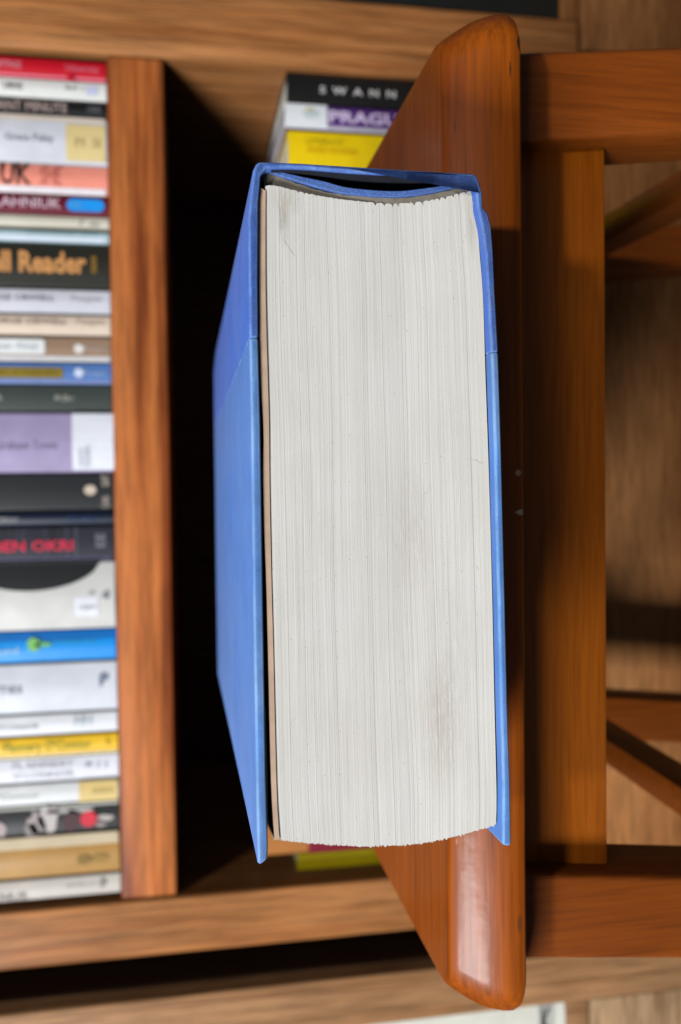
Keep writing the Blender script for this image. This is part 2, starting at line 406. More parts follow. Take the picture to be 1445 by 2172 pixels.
def cloth_mat(name, base, worn, weave=1.0, wear=0.6, mottle=1.0):
    m, nt, b = newmat(name)
    tc = nd(nt, 'ShaderNodeTexCoord')
    n1 = nd(nt, 'ShaderNodeTexNoise', i_Scale=70.0, i_Detail=7.0, i_Roughness=0.75)
    nt.links.new(tc.outputs['Object'], n1.inputs['Vector'])
    r1 = ramp(nt, [(0.3, tuple(c * (1 - 0.16 * mottle) for c in base)), (0.7, tuple(c * (1 + 0.12 * mottle) for c in base))])
    nt.links.new(n1.outputs[0], r1.inputs[0])
    # threads
    mp = nd(nt, 'ShaderNodeMapping'); mp.inputs['Scale'].default_value = (2600, 5200, 2600)
    nt.links.new(tc.outputs['Object'], mp.inputs[0])
    n2 = nd(nt, 'ShaderNodeTexNoise', i_Scale=1.0, i_Detail=2.0)
    nt.links.new(mp.outputs[0], n2.inputs['Vector'])
    r2 = ramp(nt, [(0.35, g(1 - 0.30 * weave)), (0.62, g(1 + 0.10 * weave))]); nt.links.new(n2.outputs[0], r2.inputs[0])
    col = mixc(nt, r1.outputs[0], r2.outputs[0], 1.0, 'MULTIPLY')
    # loose scuffs
    mp3 = nd(nt, 'ShaderNodeMapping'); mp3.inputs['Scale'].default_value = (40, 160, 160)
    nt.links.new(tc.outputs['Object'], mp3.inputs[0])
    n4 = nd(nt, 'ShaderNodeTexNoise', i_Scale=1.0, i_Detail=7.0, i_Roughness=0.75)
    nt.links.new(mp3.outputs[0], n4.inputs['Vector'])
    r4 = ramp(nt, [(0.66 - 0.2 * wear, g(0)), (0.80 - 0.15 * wear, g(0.6 * wear))]); nt.links.new(n4.outputs[0], r4.inputs[0])
    col = mixc(nt, col, worn, r4.outputs[0])
    n6 = nd(nt, 'ShaderNodeTexNoise', i_Scale=22.0, i_Detail=6.0, i_Roughness=0.7)
    nt.links.new(tc.outputs['Object'], n6.inputs['Vector'])
    r6 = ramp(nt, [(0.36, g(0.0)), (0.72, g(0.34))]); nt.links.new(n6.outputs[0], r6.inputs[0])
    col = mixc(nt, col, tuple(c * 0.55 + 0.17 for c in base), r6.outputs[0])
    nt.links.new(col, b.inputs['Base Color'])
    b.inputs['Roughness'].default_value = 0.62; b.inputs['Specular IOR Level'].default_value = 0.35
    bmp = nd(nt, 'ShaderNodeBump', i_Strength=0.22 * weave, i_Distance=0.0002)
    nt.links.new(n2.outputs[0], bmp.inputs['Height']); nt.links.new(bmp.outputs[0], b.inputs['Normal'])
    return m
blue_cloth = cloth_mat('blue_book_cloth', (0.058, 0.158, 0.60), (0.15, 0.30, 0.72), wear=0.3)
cloth_worn = cloth_mat('blue_book_cloth_rubbed', (0.070, 0.17, 0.52), (0.20, 0.36, 0.68), wear=0.9, mottle=2.2)
cloth_edge = cloth_mat('blue_book_cloth_edge', (0.034, 0.095, 0.36), (0.13, 0.26, 0.58), wear=0.75, mottle=2.5)
blue_paper = cloth_mat('blue_cover_paper', (0.088, 0.228, 0.64), (0.19, 0.38, 0.74), weave=0.45, wear=0.35)
paper_worn = cloth_mat('blue_cover_paper_rubbed', (0.12, 0.275, 0.62), (0.28, 0.46, 0.74), weave=0.4, wear=0.95, mottle=1.6)
paper_edge = cloth_mat('blue_cover_paper_edge', (0.070, 0.205, 0.52), (0.22, 0.42, 0.72), weave=0.5, wear=0.7, mottle=1.8)
lining_m = cloth_mat('blue_spine_lining', (0.060, 0.150, 0.47), (0.2, 0.34, 0.7), weave=1.6, wear=0.2)

def outline(pts, d=0.0): return [bp(x, y, d) for x, y in pts]
# upper board with its paper side (front cover, facing the ceiling)
fb_out = [(716, 529.2), (900, 532.5), (1250, 537), (1500, 541), (1700, 544), (1830, 547)]
fb_in = [(716, 548.5), (900, 553), (1250, 558), (1500, 562), (1650, 564.5), (1800, 569)]
pts = [(px, py) for py, px in fb_out] + [(551, 1836), (567, 1824)] + [(px, py) for py, px in fb_in[::-1]]
prism('front_board', outline(pts), bdir * BL, blue_paper, bk, 0.0007, 3, extra=(paper_worn, paper_edge))
# cloth round the spine and over a third of both boards
cl = [(529, 717.5), (528, 600), (526.5, 465), (531, 407), (537, 361), (543, 348), (550, 342), (640, 345.5), (740, 352), (850, 359), (928, 363.5),
      (1004, 368), (1014, 374), (1018, 390), (1024, 409), (1025, 440), (1036, 452), (1043, 480), (1047, 532), (1051, 620), (1058, 748),
      (1041.5, 748), (1035, 620), (1030, 540), (1022, 480), (1013, 440), (1010, 405), (1001, 379), (928, 372), (858, 370), (799, 368.5), (740, 365),
      (654, 358), (610, 356), (566, 357), (553, 372), (552.5, 393), (549, 430), (548, 600), (548.6, 717.5)]
prism('cloth_spine', outline(cl), bdir * BL, blue_cloth, bk, 0.0006, 3, extra=(cloth_worn, cloth_edge))
# dark stiffener strip inside the hollow back
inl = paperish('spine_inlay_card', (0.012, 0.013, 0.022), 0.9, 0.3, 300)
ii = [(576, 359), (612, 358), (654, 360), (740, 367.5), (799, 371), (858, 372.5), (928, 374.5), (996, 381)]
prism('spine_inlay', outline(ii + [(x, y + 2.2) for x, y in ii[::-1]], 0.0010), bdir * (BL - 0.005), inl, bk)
# lower board (back cover), resting on the seat
bb = [(1058, 746), (1064, 940), (1068, 1100), (1072.5, 1281), (1077.5, 1498), (1083, 1660), (1085, 1788), (1083, 1796), (1066, 1793),
      (1067, 1660), (1062, 1498), (1057, 1281), (1052, 1100), (1049, 940), (1042, 746)]
prism('back_board', outline(bb), bdir * BL, blue_paper, bk, 0.0006, 3, extra=(paper_worn, paper_edge))

# ---- text block: leaves fanned between spine and fore edge
SQ = 0.0028                                   # how far the leaves sit behind the board edges
Lf = [(395, 563), (600, 563), (700, 565), (800, 568), (900, 571.5), (1000, 574), (1225, 578.5), (1400, 583), (1600, 587.5), (1700, 590), (1784, 595)]
Rt = [(404, 1006), (440, 1011), (500, 1014.5), (620, 1024), (800, 1030), (940, 1035), (1100, 1040), (1281, 1044.5), (1498, 1049), (1700, 1053.5), (1750, 1052)]
Sp = [(0, 394), (0.04, 393), (0.14, 404), (0.28, 417), (0.40, 425), (0.53, 430), (0.61, 431.5), (0.75, 426), (0.86, 417), (0.94, 408), (1, 404)]
Fo = [(0, 1782), (0.1, 1787), (0.23, 1792), (0.36, 1795), (0.45, 1795), (0.62, 1790), (0.70, 1785), (0.80, 1775), (0.90, 1763), (1, 1750)]
def sq_at(s): return lerp(0.0014, 0.0032, min(1.0, s * 1.6))
NSIG, NV = 31, 44
SIG = [0.0]
for i in range(NSIG): SIG.append(SIG[-1] + random.uniform(0.6, 1.4))
SIG = [e / SIG[-1] for e in SIG]
SIGA = [random.uniform(0.15, 1.25) for _ in SIG]; SIGP = [random.uniform(2.0, 6.0) for _ in SIG]
cols = []                                     # (s, depth offset, signature phase, jitter)
NS = 230
s_edges = [0.0]
for i in range(NS): s_edges.append(s_edges[-1] + random.uniform(0.5, 1.5))
s_edges = [e / s_edges[-1] for e in s_edges]
prev = 0
for i in range(NS):
    a, b = s_edges[i], s_edges[i + 1]
    dep = random.gauss(0, 0.000006)
    groove = random.random()
    gd = 0.00007 if groove < 0.05 else (0.000025 if groove < 0.30 else 0.000004)
    w = (b - a)
    jf = random.gauss(0, 1)
    cols.append((a + w * 0.02, dep + gd, jf)); cols.append((a + w * 0.16, dep, jf)); cols.append((b - w * 0.10, dep, jf))
cols[0] = (0.0, 0.0, 0.0); cols.append((1.0, 0.0, 0.0))
bm = bmesh.new(); uvl = bm.loops.layers.uv.new('UVMap')
gridF, gridB = [], []
uvs = {}
for (s, dep, jf) in cols:
    q = max(i for i, e in enumerate(SIG) if e <= s + 1e-9); q = min(q, len(SIG) - 2)
    ph = (s - SIG[q]) / (SIG[q + 1] - SIG[q])
    scal = abs(2 * ph - 1) ** SIGP[q] * SIGA[q]   # largest at the joint between gatherings
    amp = 5.5 * (0.5 + 0.5 * math.sin(s * 9 + 1.1)) * (1.0 if s > 0.08 else 0.3) + (5.0 if s > 0.5 else 1.0)
    ys = smoothtab(Sp, s) + amp * scal + random.uniform(-0.8, 0.8)
    ye = smoothtab(Fo, s) + jf * 1.1
    cf, cb = [], []
    for j in range(NV + 1):
        v = j / NV; py = lerp(ys, ye, v)
        l, r = smoothtab(Lf, py), smoothtab(Rt, py)
        wob = 3.2 * math.sin(v * 5.2 + s * 3.0) * math.sin(math.pi * s) + 1.1 * math.sin(v * 11 + s * 17) * math.sin(math.pi * s)
        px = lerp(l, r, s) + wob
        p = bp(px, py, sq_at(s) + dep + 0.00012 * math.sin(v * 7 + s * 5))
        vf = bm.verts.new(p); cf.append(vf); uvs[vf] = (s, v)
    p0, p1 = bp(lerp(smoothtab(Lf, ys), smoothtab(Rt, ys), s), ys, SQ), bp(lerp(smoothtab(Lf, ye), smoothtab(Rt, ye), s), ye, SQ)
    for j in range(NV + 1):
        vb = bm.verts.new(cf[j].co + bdir * (BL - 2 * SQ)); cb.append(vb); uvs[vb] = (s, j / NV)
    gridF.append(cf); gridB.append(cb)
nc = len(cols)
for i in range(nc - 1):
    for j in range(NV):
        bm.faces.new((gridF[i][j], gridF[i][j + 1], gridF[i + 1][j + 1], gridF[i + 1][j]))
    for j in (0, NV):
        q = (gridF[i][j], gridF[i + 1][j], gridB[i + 1][j], gridB[i][j])
        bm.faces.new(q if j == 0 else q[::-1])
    bm.faces.new((gridB[i][0], gridB[i + 1][0], gridB[i + 1][NV], gridB[i][NV]))
for i in (0, nc - 1):
    for j in range(NV):
        q = (gridF[i][j], gridB[i][j], gridB[i][j + 1], gridF[i][j + 1]); bm.faces.new(q if i == 0 else q[::-1])
for f in bm.faces:
    for lp in f.loops: lp[uvl].uv = uvs[lp.vert]
bmesh.ops.recalc_face_normals(bm, faces=bm.faces)

def pages_mat():
    m, nt, b = newmat('page_edges')
    uv = nd(nt, 'ShaderNodeUVMap', uv_map='UVMap')
    def streak(su, sv, detail=3.0, off=0.0, rough=0.6):
        mp = nd(nt, 'ShaderNodeMapping'); mp.inputs['Scale'].default_value = (su, sv, 1); mp.inputs['Location'].default_value = (off, off * 2.3, 0)
        nt.links.new(uv.outputs[0], mp.inputs[0])
        n = nd(nt, 'ShaderNodeTexNoise', noise_dimensions='2D', i_Scale=1.0, i_Detail=detail, i_Roughness=rough)
        nt.links.new(mp.outputs[0], n.inputs['Vector']); return n.outputs[0]
    base = (0.725, 0.70, 0.66)
    fine = streak(330, 1.6, 2.0, 1.0)
    r1 = ramp(nt, [(0.30, g(0.93)), (0.5, g(0.99)), (0.7, g(1.02))]); nt.links.new(fine, r1.inputs[0])
    col = mixc(nt, base, r1.outputs[0], 1.0, 'MULTIPLY')
    med = streak(95, 0.8, 2.0, 4.0)
    r2 = ramp(nt, [(0.30, g(0.975)), (0.40, g(0.995)), (0.7, g(1.005))]); nt.links.new(med, r2.inputs[0])
    col = mixc(nt, col, r2.outputs[0], 1.0, 'MULTIPLY')
    # single leaves, each a shade of its own; the lines waver a little
    wv = streak(3, 5, 2.0, 5.0)
    sx = nd(nt, 'ShaderNodeSeparateXYZ'); nt.links.new(uv.outputs[0], sx.inputs[0])
    uw = math_n(nt, 'ADD', sx.outputs[0], math_n(nt, 'MULTIPLY', wv, 0.012))
    for cnt, lo, amt in ((560, 0.22, 0.87), (240, 0.10, 0.93)):
        wn = nd(nt, 'ShaderNodeTexWhiteNoise', noise_dimensions='1D')
        nt.links.new(math_n(nt, 'FLOOR', math_n(nt, 'MULTIPLY', uw, cnt)), wn.inputs['W'])
        fr = math_n(nt, 'FRACT', math_n(nt, 'MULTIPLY', uw, cnt))
        thin = math_n(nt, 'LESS_THAN', fr, 0.8 if cnt > 200 else 0.30)
        hit = math_n(nt, 'MULTIPLY', math_n(nt, 'LESS_THAN', wn.outputs['Value'], lo * 2), thin)
        brk = streak(60, 4.0, 2.0, cnt * 0.1)
        hit = math_n(nt, 'MULTIPLY', hit, math_n(nt, 'MULTIPLY', math_n(nt, 'SUBTRACT', brk, 0.32), 4.0, clamp=True))
        hit = math_n(nt, 'MULTIPLY', hit, math_n(nt, 'ADD', math_n(nt, 'MULTIPLY', sx.outputs[1], 0.75), 0.6))
        col = mixc(nt, col, mixc(nt, col, g(amt), 1.0, 'MULTIPLY'), hit)
    # grubby cloudiness and grain
    gr = streak(160, 460, 3.0, 7.0)
    r3 = ramp(nt, [(0.25, g(0.90)), (0.55, g(1.0))]); nt.links.new(gr, r3.inputs[0])
    col = mixc(nt, col, r3.outputs[0], 1.0, 'MULTIPLY')
    cl_ = streak(4, 6, 4.0, 2.0)
    r4 = ramp(nt, [(0.3, (0.955, 0.945, 0.925)), (0.62, (1, 1, 1))]); nt.links.new(cl_, r4.inputs[0])
    col = mixc(nt, col, r4.outputs[0], 1.0, 'MULTIPLY')
    # stains: (s, v, rs, rv, strength, colour)
    sm = streak(120, 30, 4.0, 11.0, 0.75)
    for (s, v, rs, rv, st_, mc) in ((0.75, 0.82, 0.12, 0.13, 0.30, (0.38, 0.32, 0.25)), (0.66, 0.51, 0.11, 0.11, 0.17, (0.42, 0.36, 0.31)),
                                    (0.085, 0.045, 0.035, 0.05, 0.5, (0.36, 0.33, 0.27)), (0.10, 0.015, 0.09, 0.03, 0.35, (0.42, 0.38, 0.31)),
                                    (0.97, 0.05, 0.03, 0.06, 0.4, (0.4, 0.37, 0.31)), (0.60, 0.50, 0.25, 0.18, 0.10, (0.36, 0.31, 0.27)),
                                    (0.80, 0.72, 0.16, 0.16, 0.12, (0.36, 0.31, 0.27))):
        mp = nd(nt, 'ShaderNodeMapping'); mp.inputs['Scale'].default_value = (1 / rs, 1 / rv, 1); mp.inputs['Location'].default_value = (-s / rs, -v / rv, 0)
        nt.links.new(uv.outputs[0], mp.inputs[0])
        ln = nd(nt, 'ShaderNodeVectorMath', operation='LENGTH'); nt.links.new(mp.outputs[0], ln.inputs[0])
        f = math_n(nt, 'SUBTRACT', 1.0, ln.outputs['Value'], clamp=True)
        f = math_n(nt, 'MULTIPLY', f, math_n(nt, 'MULTIPLY', math_n(nt, 'SUBTRACT', sm, 0.33), 6.0, clamp=True))
        f = math_n(nt, 'MULTIPLY', f, st_ * 1.5, clamp=True)
        col = mixc(nt, col, mc, f)
    # pencil-thin nicks: (s0,v0,s1,v1,width)
    for (s0, v0, s1, v1, w, k) in ((0.905, 0.413, 0.985, 0.430, 0.0028, 0.55), (0.05, 0.83, 0.13, 0.79, 0.0014, 0.3), (0.065, 0.02, 0.075, 0.075, 0.0045, 0.35),
                                   (0.075, 0.075, 0.145, 0.105, 0.0045, 0.4), (0.93, 0.585, 0.945, 0.595, 0.003, 0.5)):
        dx, dy = (s1 - s0), (v1 - v0) * 2.9; L = math.hypot(dx, dy); an = math.atan2(dy, dx)
        m0 = nd(nt, 'ShaderNodeMapping'); m0.inputs['Scale'].default_value = (1, 2.9, 1); nt.links.new(uv.outputs[0], m0.inputs[0])
        m1 = nd(nt, 'ShaderNodeMapping'); m1.inputs['Location'].default_value = (-(s0 + s1) / 2, -(v0 + v1) / 2 * 2.9, 0); nt.links.new(m0.outputs[0], m1.inputs[0])
        m2 = nd(nt, 'ShaderNodeMapping'); m2.inputs['Rotation'].default_value = (0, 0, -an); nt.links.new(m1.outputs[0], m2.inputs[0])
        m3 = nd(nt, 'ShaderNodeMapping'); m3.inputs['Scale'].default_value = (2 / L, 1 / w, 1); nt.links.new(m2.outputs[0], m3.inputs[0])
        ln = nd(nt, 'ShaderNodeVectorMath', operation='LENGTH'); nt.links.new(m3.outputs[0], ln.inputs[0])
        f = math_n(nt, 'MULTIPLY', math_n(nt, 'SUBTRACT', 1.0, ln.outputs['Value'], clamp=True), 2.0, clamp=True)
        f = math_n(nt, 'MULTIPLY', f, math_n(nt, 'MULTIPLY', math_n(nt, 'SUBTRACT', sm, 0.3), 4.0, clamp=True))
        col = mixc(nt, col, (0.22, 0.20, 0.17), math_n(nt, 'MULTIPLY', f, k))
    # fly specks
    mp = nd(nt, 'ShaderNodeMapping'); mp.inputs['Scale'].default_value = (14, 40, 1); nt.links.new(uv.outputs[0], mp.inputs[0])
    vo = nd(nt, 'ShaderNodeTexVoronoi', voronoi_dimensions='2D', i_Scale=1.0); nt.links.new(mp.outputs[0], vo.inputs['Vector'])
    sp = math_n(nt, 'LESS_THAN', vo.outputs['Distance'], 0.030)
    rnd = nd(nt, 'ShaderNodeSeparateColor'); nt.links.new(vo.outputs['Color'], rnd.inputs[0])
    sp = math_n(nt, 'MULTIPLY', sp, math_n(nt, 'LESS_THAN', rnd.outputs[0], 0.13))
    col = mixc(nt, col, (0.16, 0.14, 0.12), math_n(nt, 'MULTIPLY', sp, 0.7))
    nt.links.new(col, b.inputs['Base Color'])
    b.inputs['Roughness'].default_value = 0.75; b.inputs['Specular IOR Level'].default_value = 0.2
    hb = nd(nt, 'ShaderNodeBump', i_Strength=0.10, i_Distance=0.00012)
    nt.links.new(math_n(nt, 'ADD', fine, math_n(nt, 'MULTIPLY', gr, 0.3)), hb.inputs['Height']); nt.links.new(hb.outputs[0], b.inputs['Normal'])
    return m
pg = pages_mat()
from_bm('text_block', bm, pg, bk)

# tan endpapers between the front board and the leaves
Eo = [(398, 554), (440, 550), (700, 551), (780, 552.5), (850, 556), (920, 560), (1000, 558.5), (1120, 561), (1225, 565), (1400, 569.5), (1600, 574), (1700, 577.5), (1781, 583)]
Ei = [(398, 564), (440, 563.5), (600, 563.5), (700, 565.4), (800, 568.2), (900, 571), (1000, 571.8), (1225, 576), (1400, 580.5), (1600, 585), (1700, 588), (1781, 593)]
tan_m = paperish('tan_endpaper', (0.50, 0.35, 0.25), 0.8, 0.15, 220)
pts = [(smoothtab(Eo, y), y) for y in range(398, 1782, 45)] + [(583, 1781), (593, 1782)] + [(smoothtab(Ei, y), y) for y in range(1755, 397, -45)]
prism('endpaper', outline(pts, 0.0011), bdir * (BL - 2 * SQ), tan_m, bk)
# loose flyleaf lifting towards the board at the fore edge
fly_m = paperish('flyleaf_paper', (0.50, 0.49, 0.42), 0.8, 0.1, 200)
fl = [(562, 1500), (565.5, 1640), (566.5, 1742), (574, 1764), (582.5, 1783), (583.6, 1782), (575.5, 1763), (568.2, 1741), (567, 1640), (563.2, 1500)]
prism('flyleaf', outline(fl, 0.0018), bdir * (BL - 2 * SQ), fly_m, bk)
# grey glue and mull along the back of the sewn gatherings
glue_m = paperish('spine_glue', (0.235, 0.205, 0.165), 0.7, 0.35, 260)
gl_o = [(558, 372), (575, 367), (600, 378), (627, 388), (689, 407), (740, 414), (834, 419.5), (905, 414), (963, 401), (990, 395), (1006, 394)]
gl_i = [(1010, 425), (990, 428), (940, 438), (834, 446), (740, 440), (650, 424), (590, 412), (562, 410)]
def dense(tab, n):
    out = []
    for i in range(n + 1):
        t = i / n * (len(tab) - 1); k = min(int(t), len(tab) - 2)
        out.append((smoothtab([(q, p[0]) for q, p in enumerate(tab)], t), smoothtab([(q, p[1]) for q, p in enumerate(tab)], t)))
    return out
go = [(x, y + random.uniform(-1.0, 1.0)) for x, y in dense(gl_o, 60)]
prism('glue_layer', outline(go + dense(gl_i, 30), SQ + 0.0005), bdir * (BL - 2 * SQ), glue_m, bk)
# blue lining strip hanging in the hollow of the spine
li_o = [(566, 359), (585, 361), (637, 373), (689, 384), (740, 397), (834, 404.5), (905, 398), (963, 388), (1001, 385)]
li_i = [(1001, 391), (963, 398), (905, 410.5), (834, 417.5), (740, 411.5), (689, 401), (637, 386), (585, 370), (566, 364)]
prism('spine_lining', outline(dense(li_o, 40) + dense(li_i, 40), 0.0025), bdir * (BL - 0.004), lining_m, bk, 0.0002, 1)
# curled end of the mull beside the lower joint
mull_m = paperish('mull_cloth', (0.55, 0.53, 0.47), 0.7, 0.25, 400)
mu = [(999, 400), (1006, 402), (1012, 409), (1011, 421), (1006, 433), (1003, 432), (1007.5, 420), (1008, 411), (1004, 405), (998, 403)]
prism('mull_end', outline(mu, SQ - 0.0004), bdir * 0.02, mull_m, bk)

# ------------------------------------------------------------------ books on the shelves
EX, EY = Vector((0, 0, -1)), Vector((1, 0, 0))         # spine words run downwards, tops of letters to the right
page_side = paperish('paperback_pages', (0.60, 0.57, 0.50), 0.8, 0.15, 150)
GROUP_UP = 'books standing on the long shelf'
def shelf_book(label, x0, x1, ys, z0, height, depth, rgb, group, curve=0.0012, coat=0.25, tilt=0.0):
    """paperback: folded cover, page block; x0 < x1 across the spine, ys = spine face"""
    xc = (x0 + x1) / 2
    b = thing('book', label, 'book', (xc, ys + depth / 2, z0), group)
    w = (x1 - x0) / 2 - 0.00025; t = min(0.0006, w * 0.2); r = min(0.0016, w * 0.45)
    prof = []
    for k in range(7):                                  # outer outline with soft corners, flat or slightly round back
        a = math.radians(90 * k / 6); prof.append((w - r + r * math.sin(a), r - r * math.cos(a)))
    outer = [(-x, y) for x, y in prof[::-1]] + [(-(w - r) + (w - r) * 2 * k / 6, -curve * math.sin(math.pi * k / 6)) for k in range(1, 6)] + prof
    outer = [(-w, depth)] + outer + [(w, depth)]
    inner = [(w - t, depth), (w - t, t * 1.5), (-(w - t), t * 1.5), (-(w - t), depth)]
    pts = [Vector((xc + x, ys + y, z0 + 0.0003)) for x, y in outer + inner]
    c = prism('cover', pts, (0, 0, height - 0.0003), ink(rgb, 0.42, coat), b)
    box('page_block', xc - w + t + 0.0002, xc + w - t - 0.0002, ys + t * 1.5 + 0.0003, ys + depth - 0.004, z0 + 0.001, z0 + height - 0.0012, page_side, b, 0.0)
    return b, c
def spine_y(ys, curve, fr): return ys - curve * math.sin(math.pi * min(1, max(0, fr))) - 0.00035

FOOT = lambda py: 222 + (py - 130) * 0.0185
UB = []
def upper(label, py0, py1, rgb, height=0.198, dep=0.13, back=0.0, curve=0.0008, coat=0.25):
    pm = (py0 + py1) / 2; ys = YB + 0.0045 + back
    xa, xb = xpx(215, py1, ys), xpx(215, py0, ys)
    b, c = shelf_book(label, xa, xb, ys, ZS1 + 0.0004, height, dep, rgb, GROUP_UP, curve, coat)
    return dict(b=c, xa=xa, xb=xb, ys=ys, py=pm, curve=curve, root=ROOT.copy())
def spot(k, px, fr):
    """px along the picture, fr across the spine (0 = picture top) -> world"""
    x = lerp(k['xb'], k['xa'], fr)
    py = lerp(k.get('py0', 0), k.get('py1', 0), fr)
    z = atY(px, k['py'], k['ys']).z
    return Vector((x, spine_y(k['ys'], k['curve'], fr), z))
def words(k, body, px0, px1, f0, f1, rgb, bold=0.0, parent=None, lift=0.0):
    a, b_ = spot(k, px0, f1), spot(k, px1, f1); top = spot(k, px0, f0)
    a.y = min(a.y, top.y) - 0.0002 - lift
    global ROOT; ROOT = k['root']
    return lettering(body, a, EX, EY, abs(b_.z - a.z), abs(top.x - a.x), ink(rgb, 0.5), parent or k['b'], bold)
def vwords(k, body, px0, px1, f0, f1, rgb, bold=0.0, lift=0.0):
    """small print set across the spine (turned a quarter)"""
    a = spot(k, px1, f1); top = spot(k, px1, f0); l = spot(k, px0, f1)
    a.y = min(a.y, top.y) - 0.0002 - lift
    global ROOT; ROOT = k['root']
    return lettering(body, a, EY, Vector((0, 0, 1)), abs(top.x - a.x), abs(l.z - a.z), ink(rgb, 0.5), k['b'], bold)
def patch(k, px0, px1, f0, f1, rgb, r=0.0, name='printed_panel', lift=0.0):
    """printed field on the spine, following its slight roundness; r = corner rounding (m)"""
    global ROOT; ROOT = k['root']
    a, b_ = spot(k, px0, f0), spot(k, px1, f1)
    z1, z0, x1, x0 = a.z, b_.z, a.x, b_.x
    bm = bmesh.new()
    if r > 0:
        r = min(r, (x1 - x0) / 2.01, (z1 - z0) / 2.01)
        pts = []
        for cx, cz, a0 in ((x1 - r, z1 - r, 0), (x0 + r, z1 - r, 90), (x0 + r, z0 + r, 180), (x1 - r, z0 + r, 270)):
            for q in range(6):
                an = math.radians(a0 + 90 * q / 5); pts.append((cx + r * math.cos(an), cz + r * math.sin(an)))
        y = spine_y(k['ys'], k['curve'], 0.5) - lift
        bm.faces.new([bm.verts.new((x, y, z)) for x, z in pts][::-1])
    else:
        n = 6; prev = None
        for q in range(n + 1):
            fr = lerp(f1, f0, q / n); x = lerp(x0, x1, q / n); y = spine_y(k['ys'], k['curve'], fr) + 0.0001 - lift
            cur = (bm.verts.new((x, y, z0)), bm.verts.new((x, y, z1)))
            if prev: bm.faces.new((prev[0], cur[0], cur[1], prev[1]))
            prev = cur
    bmesh.ops.recalc_face_normals(bm, faces=bm.faces)
    for f in bm.faces:
        if f.normal.y > 0: f.normal_flip()
    return from_bm(name, bm, ink(rgb, 0.45, 0.2), k['b'])
def blob(k, px, fr, rx, ry, rgb, name='emblem', n=14, jag=0.0, lift=0.0):
    global ROOT; ROOT = k['root']
    c = spot(k, px, fr); c.y = spine_y(k['ys'], k['curve'], 0.5) - 0.0002 - lift
    bm = bmesh.new()
    vs = []
    for q in range(n):
        a = 2 * math.pi * q / n; j = 1 + random.uniform(-jag, jag)
        vs.append(bm.verts.new((c.x + ry * j * math.sin(a), c.y, c.z + rx * j * math.cos(a))))
    f = bm.faces.new(vs); f.normal_update()
    if f.normal.y > 0: f.normal_flip()
    return from_bm(name, bm, ink(rgb, 0.5), k['b'])
MPX = 0.55 / 1890                                       # metres per picture pixel at the shelf

k = upper('red paperback at the right end of the shelf, against the divider', 131, 173, (196, 8, 34), back=0.001)
words(k, 'UNDER WRITINGS', -60, 46, .30, .66, (238, 150, 165)); words(k, 'University', 140, 210, .30, .72, (235, 120, 140))
patch(k, -60, 224, .88, 1.0, (240, 120, 140)); blob(k, 150, .93, 0.0022, 0.0022, (190, 8, 34))
k = upper('white paperback between the red book and a black spine', 174, 216, (226, 226, 222), back=.0032)
words(k, 'URNS', 8, 48, .34, .68, (90, 60, 75)); words(k, 'Bell  |', 140, 176, .36, .58, (90, 90, 95)); patch(k, 183, 208, .30, .72, (196, 196, 226), name='emblem')
k = upper('black paperback with one row of narrow pale capitals', 217, 252, (16, 17, 18), back=0.002)
words(k, 'BRILLIANT MINUTE', -70, 143, .25, .80, (196, 172, 166)); words(k, '1990', 186, 214, .35, .75, (110, 112, 114))
k = upper('wide white book with a pale yellow block at its foot', 253, 352, (212, 213, 222), back=.0006, curve=0.002)
patch(k, -70, 224, 0, .12, (222, 206, 192)); patch(k, 141, 224, .16, .93, (222, 200, 140))
words(k, 'Grace Paley', 12, 114, .42, .62, (130, 134, 150)); words(k, 'M  SI', 160, 212, .45, .65, (202, 178, 118), lift=0.0003)
k = upper('salmon pink book with large dark UK lettering', 353, 416, (244, 150, 130), back=.0028, curve=0.0016)
patch(k, -70, 224, .80, 1.0, (232, 226, 232)); words(k, 'UK', 2, 66, .06, .76, (45, 26, 24), 0.02); words(k, 'SHE', 86, 130, .12, .72, (190, 92, 80))
k = upper('maroon paperback with a bright blue lozenge at its foot', 417, 459, (104, 14, 40), back=0.002)
words(k, 'PALAHNIUK', -52, 130, .22, .72, (222, 190, 204), 0.01); patch(k, 142, 222, .20, .82, (20, 150, 240), 0.004); words(k, 'vintage', 150, 174, .36, .66, (110, 190, 245), lift=0.0003)
k = upper('slim cream paperback above a pale blue one', 460, 491, (214, 208, 192), back=.0044)
words(k, '7', 168, 176, .35, .75, (120, 118, 110)); words(k, 'ooo', 190, 210, .45, .75, (168, 166, 158))
k = upper('slim pale blue paperback with tiny teal print', 492, 516, (188, 216, 224))
patch(k, -60, 224, .55, 1.0, (206, 216, 230)); words(k, 'A Personal Anthology of Stories', 56, 204, .16, .44, (70, 140, 140))
k = upper('thick black book with big golden lettering', 517, 613, (38, 37, 30), height=0.215, back=0.003, curve=0.002, coat=0.1)
words(k, 'Orwell Reader', -118, 184, .22, .70, (206, 146, 86), 0.035); vwords(k, 'ooooooo', 194, 206, .30, .68, (150, 112, 40), 0.03)
k = upper('pale grey-lilac paperback directly below the golden-lettered book', 615, 667, (206, 206, 216), back=.0030)
words(k, 'GEORGE ORWELL', -60, 116, .30, .52, (118, 118, 128)); words(k, 'Penguin', 152, 216, .30, .56, (178, 176, 184))
k = upper('cream-pink paperback with thin brown capitals', 669, 713, (222, 202, 184), back=.0012)
words(k, 'GEORGE ORWELL', -40, 142, .24, .50, (150, 124, 110)); words(k, 'Penguin', 162, 222, .22, .54, (184, 158, 142))
k = upper('brown paperback with a white title box', 715, 768, (156, 128, 106), back=0.0006)
patch(k, -70, 96, .14, .74, (226, 228, 228), 0.0015); words(k, 'Super First', -30, 80, .32, .60, (176, 190, 204), lift=0.0003)
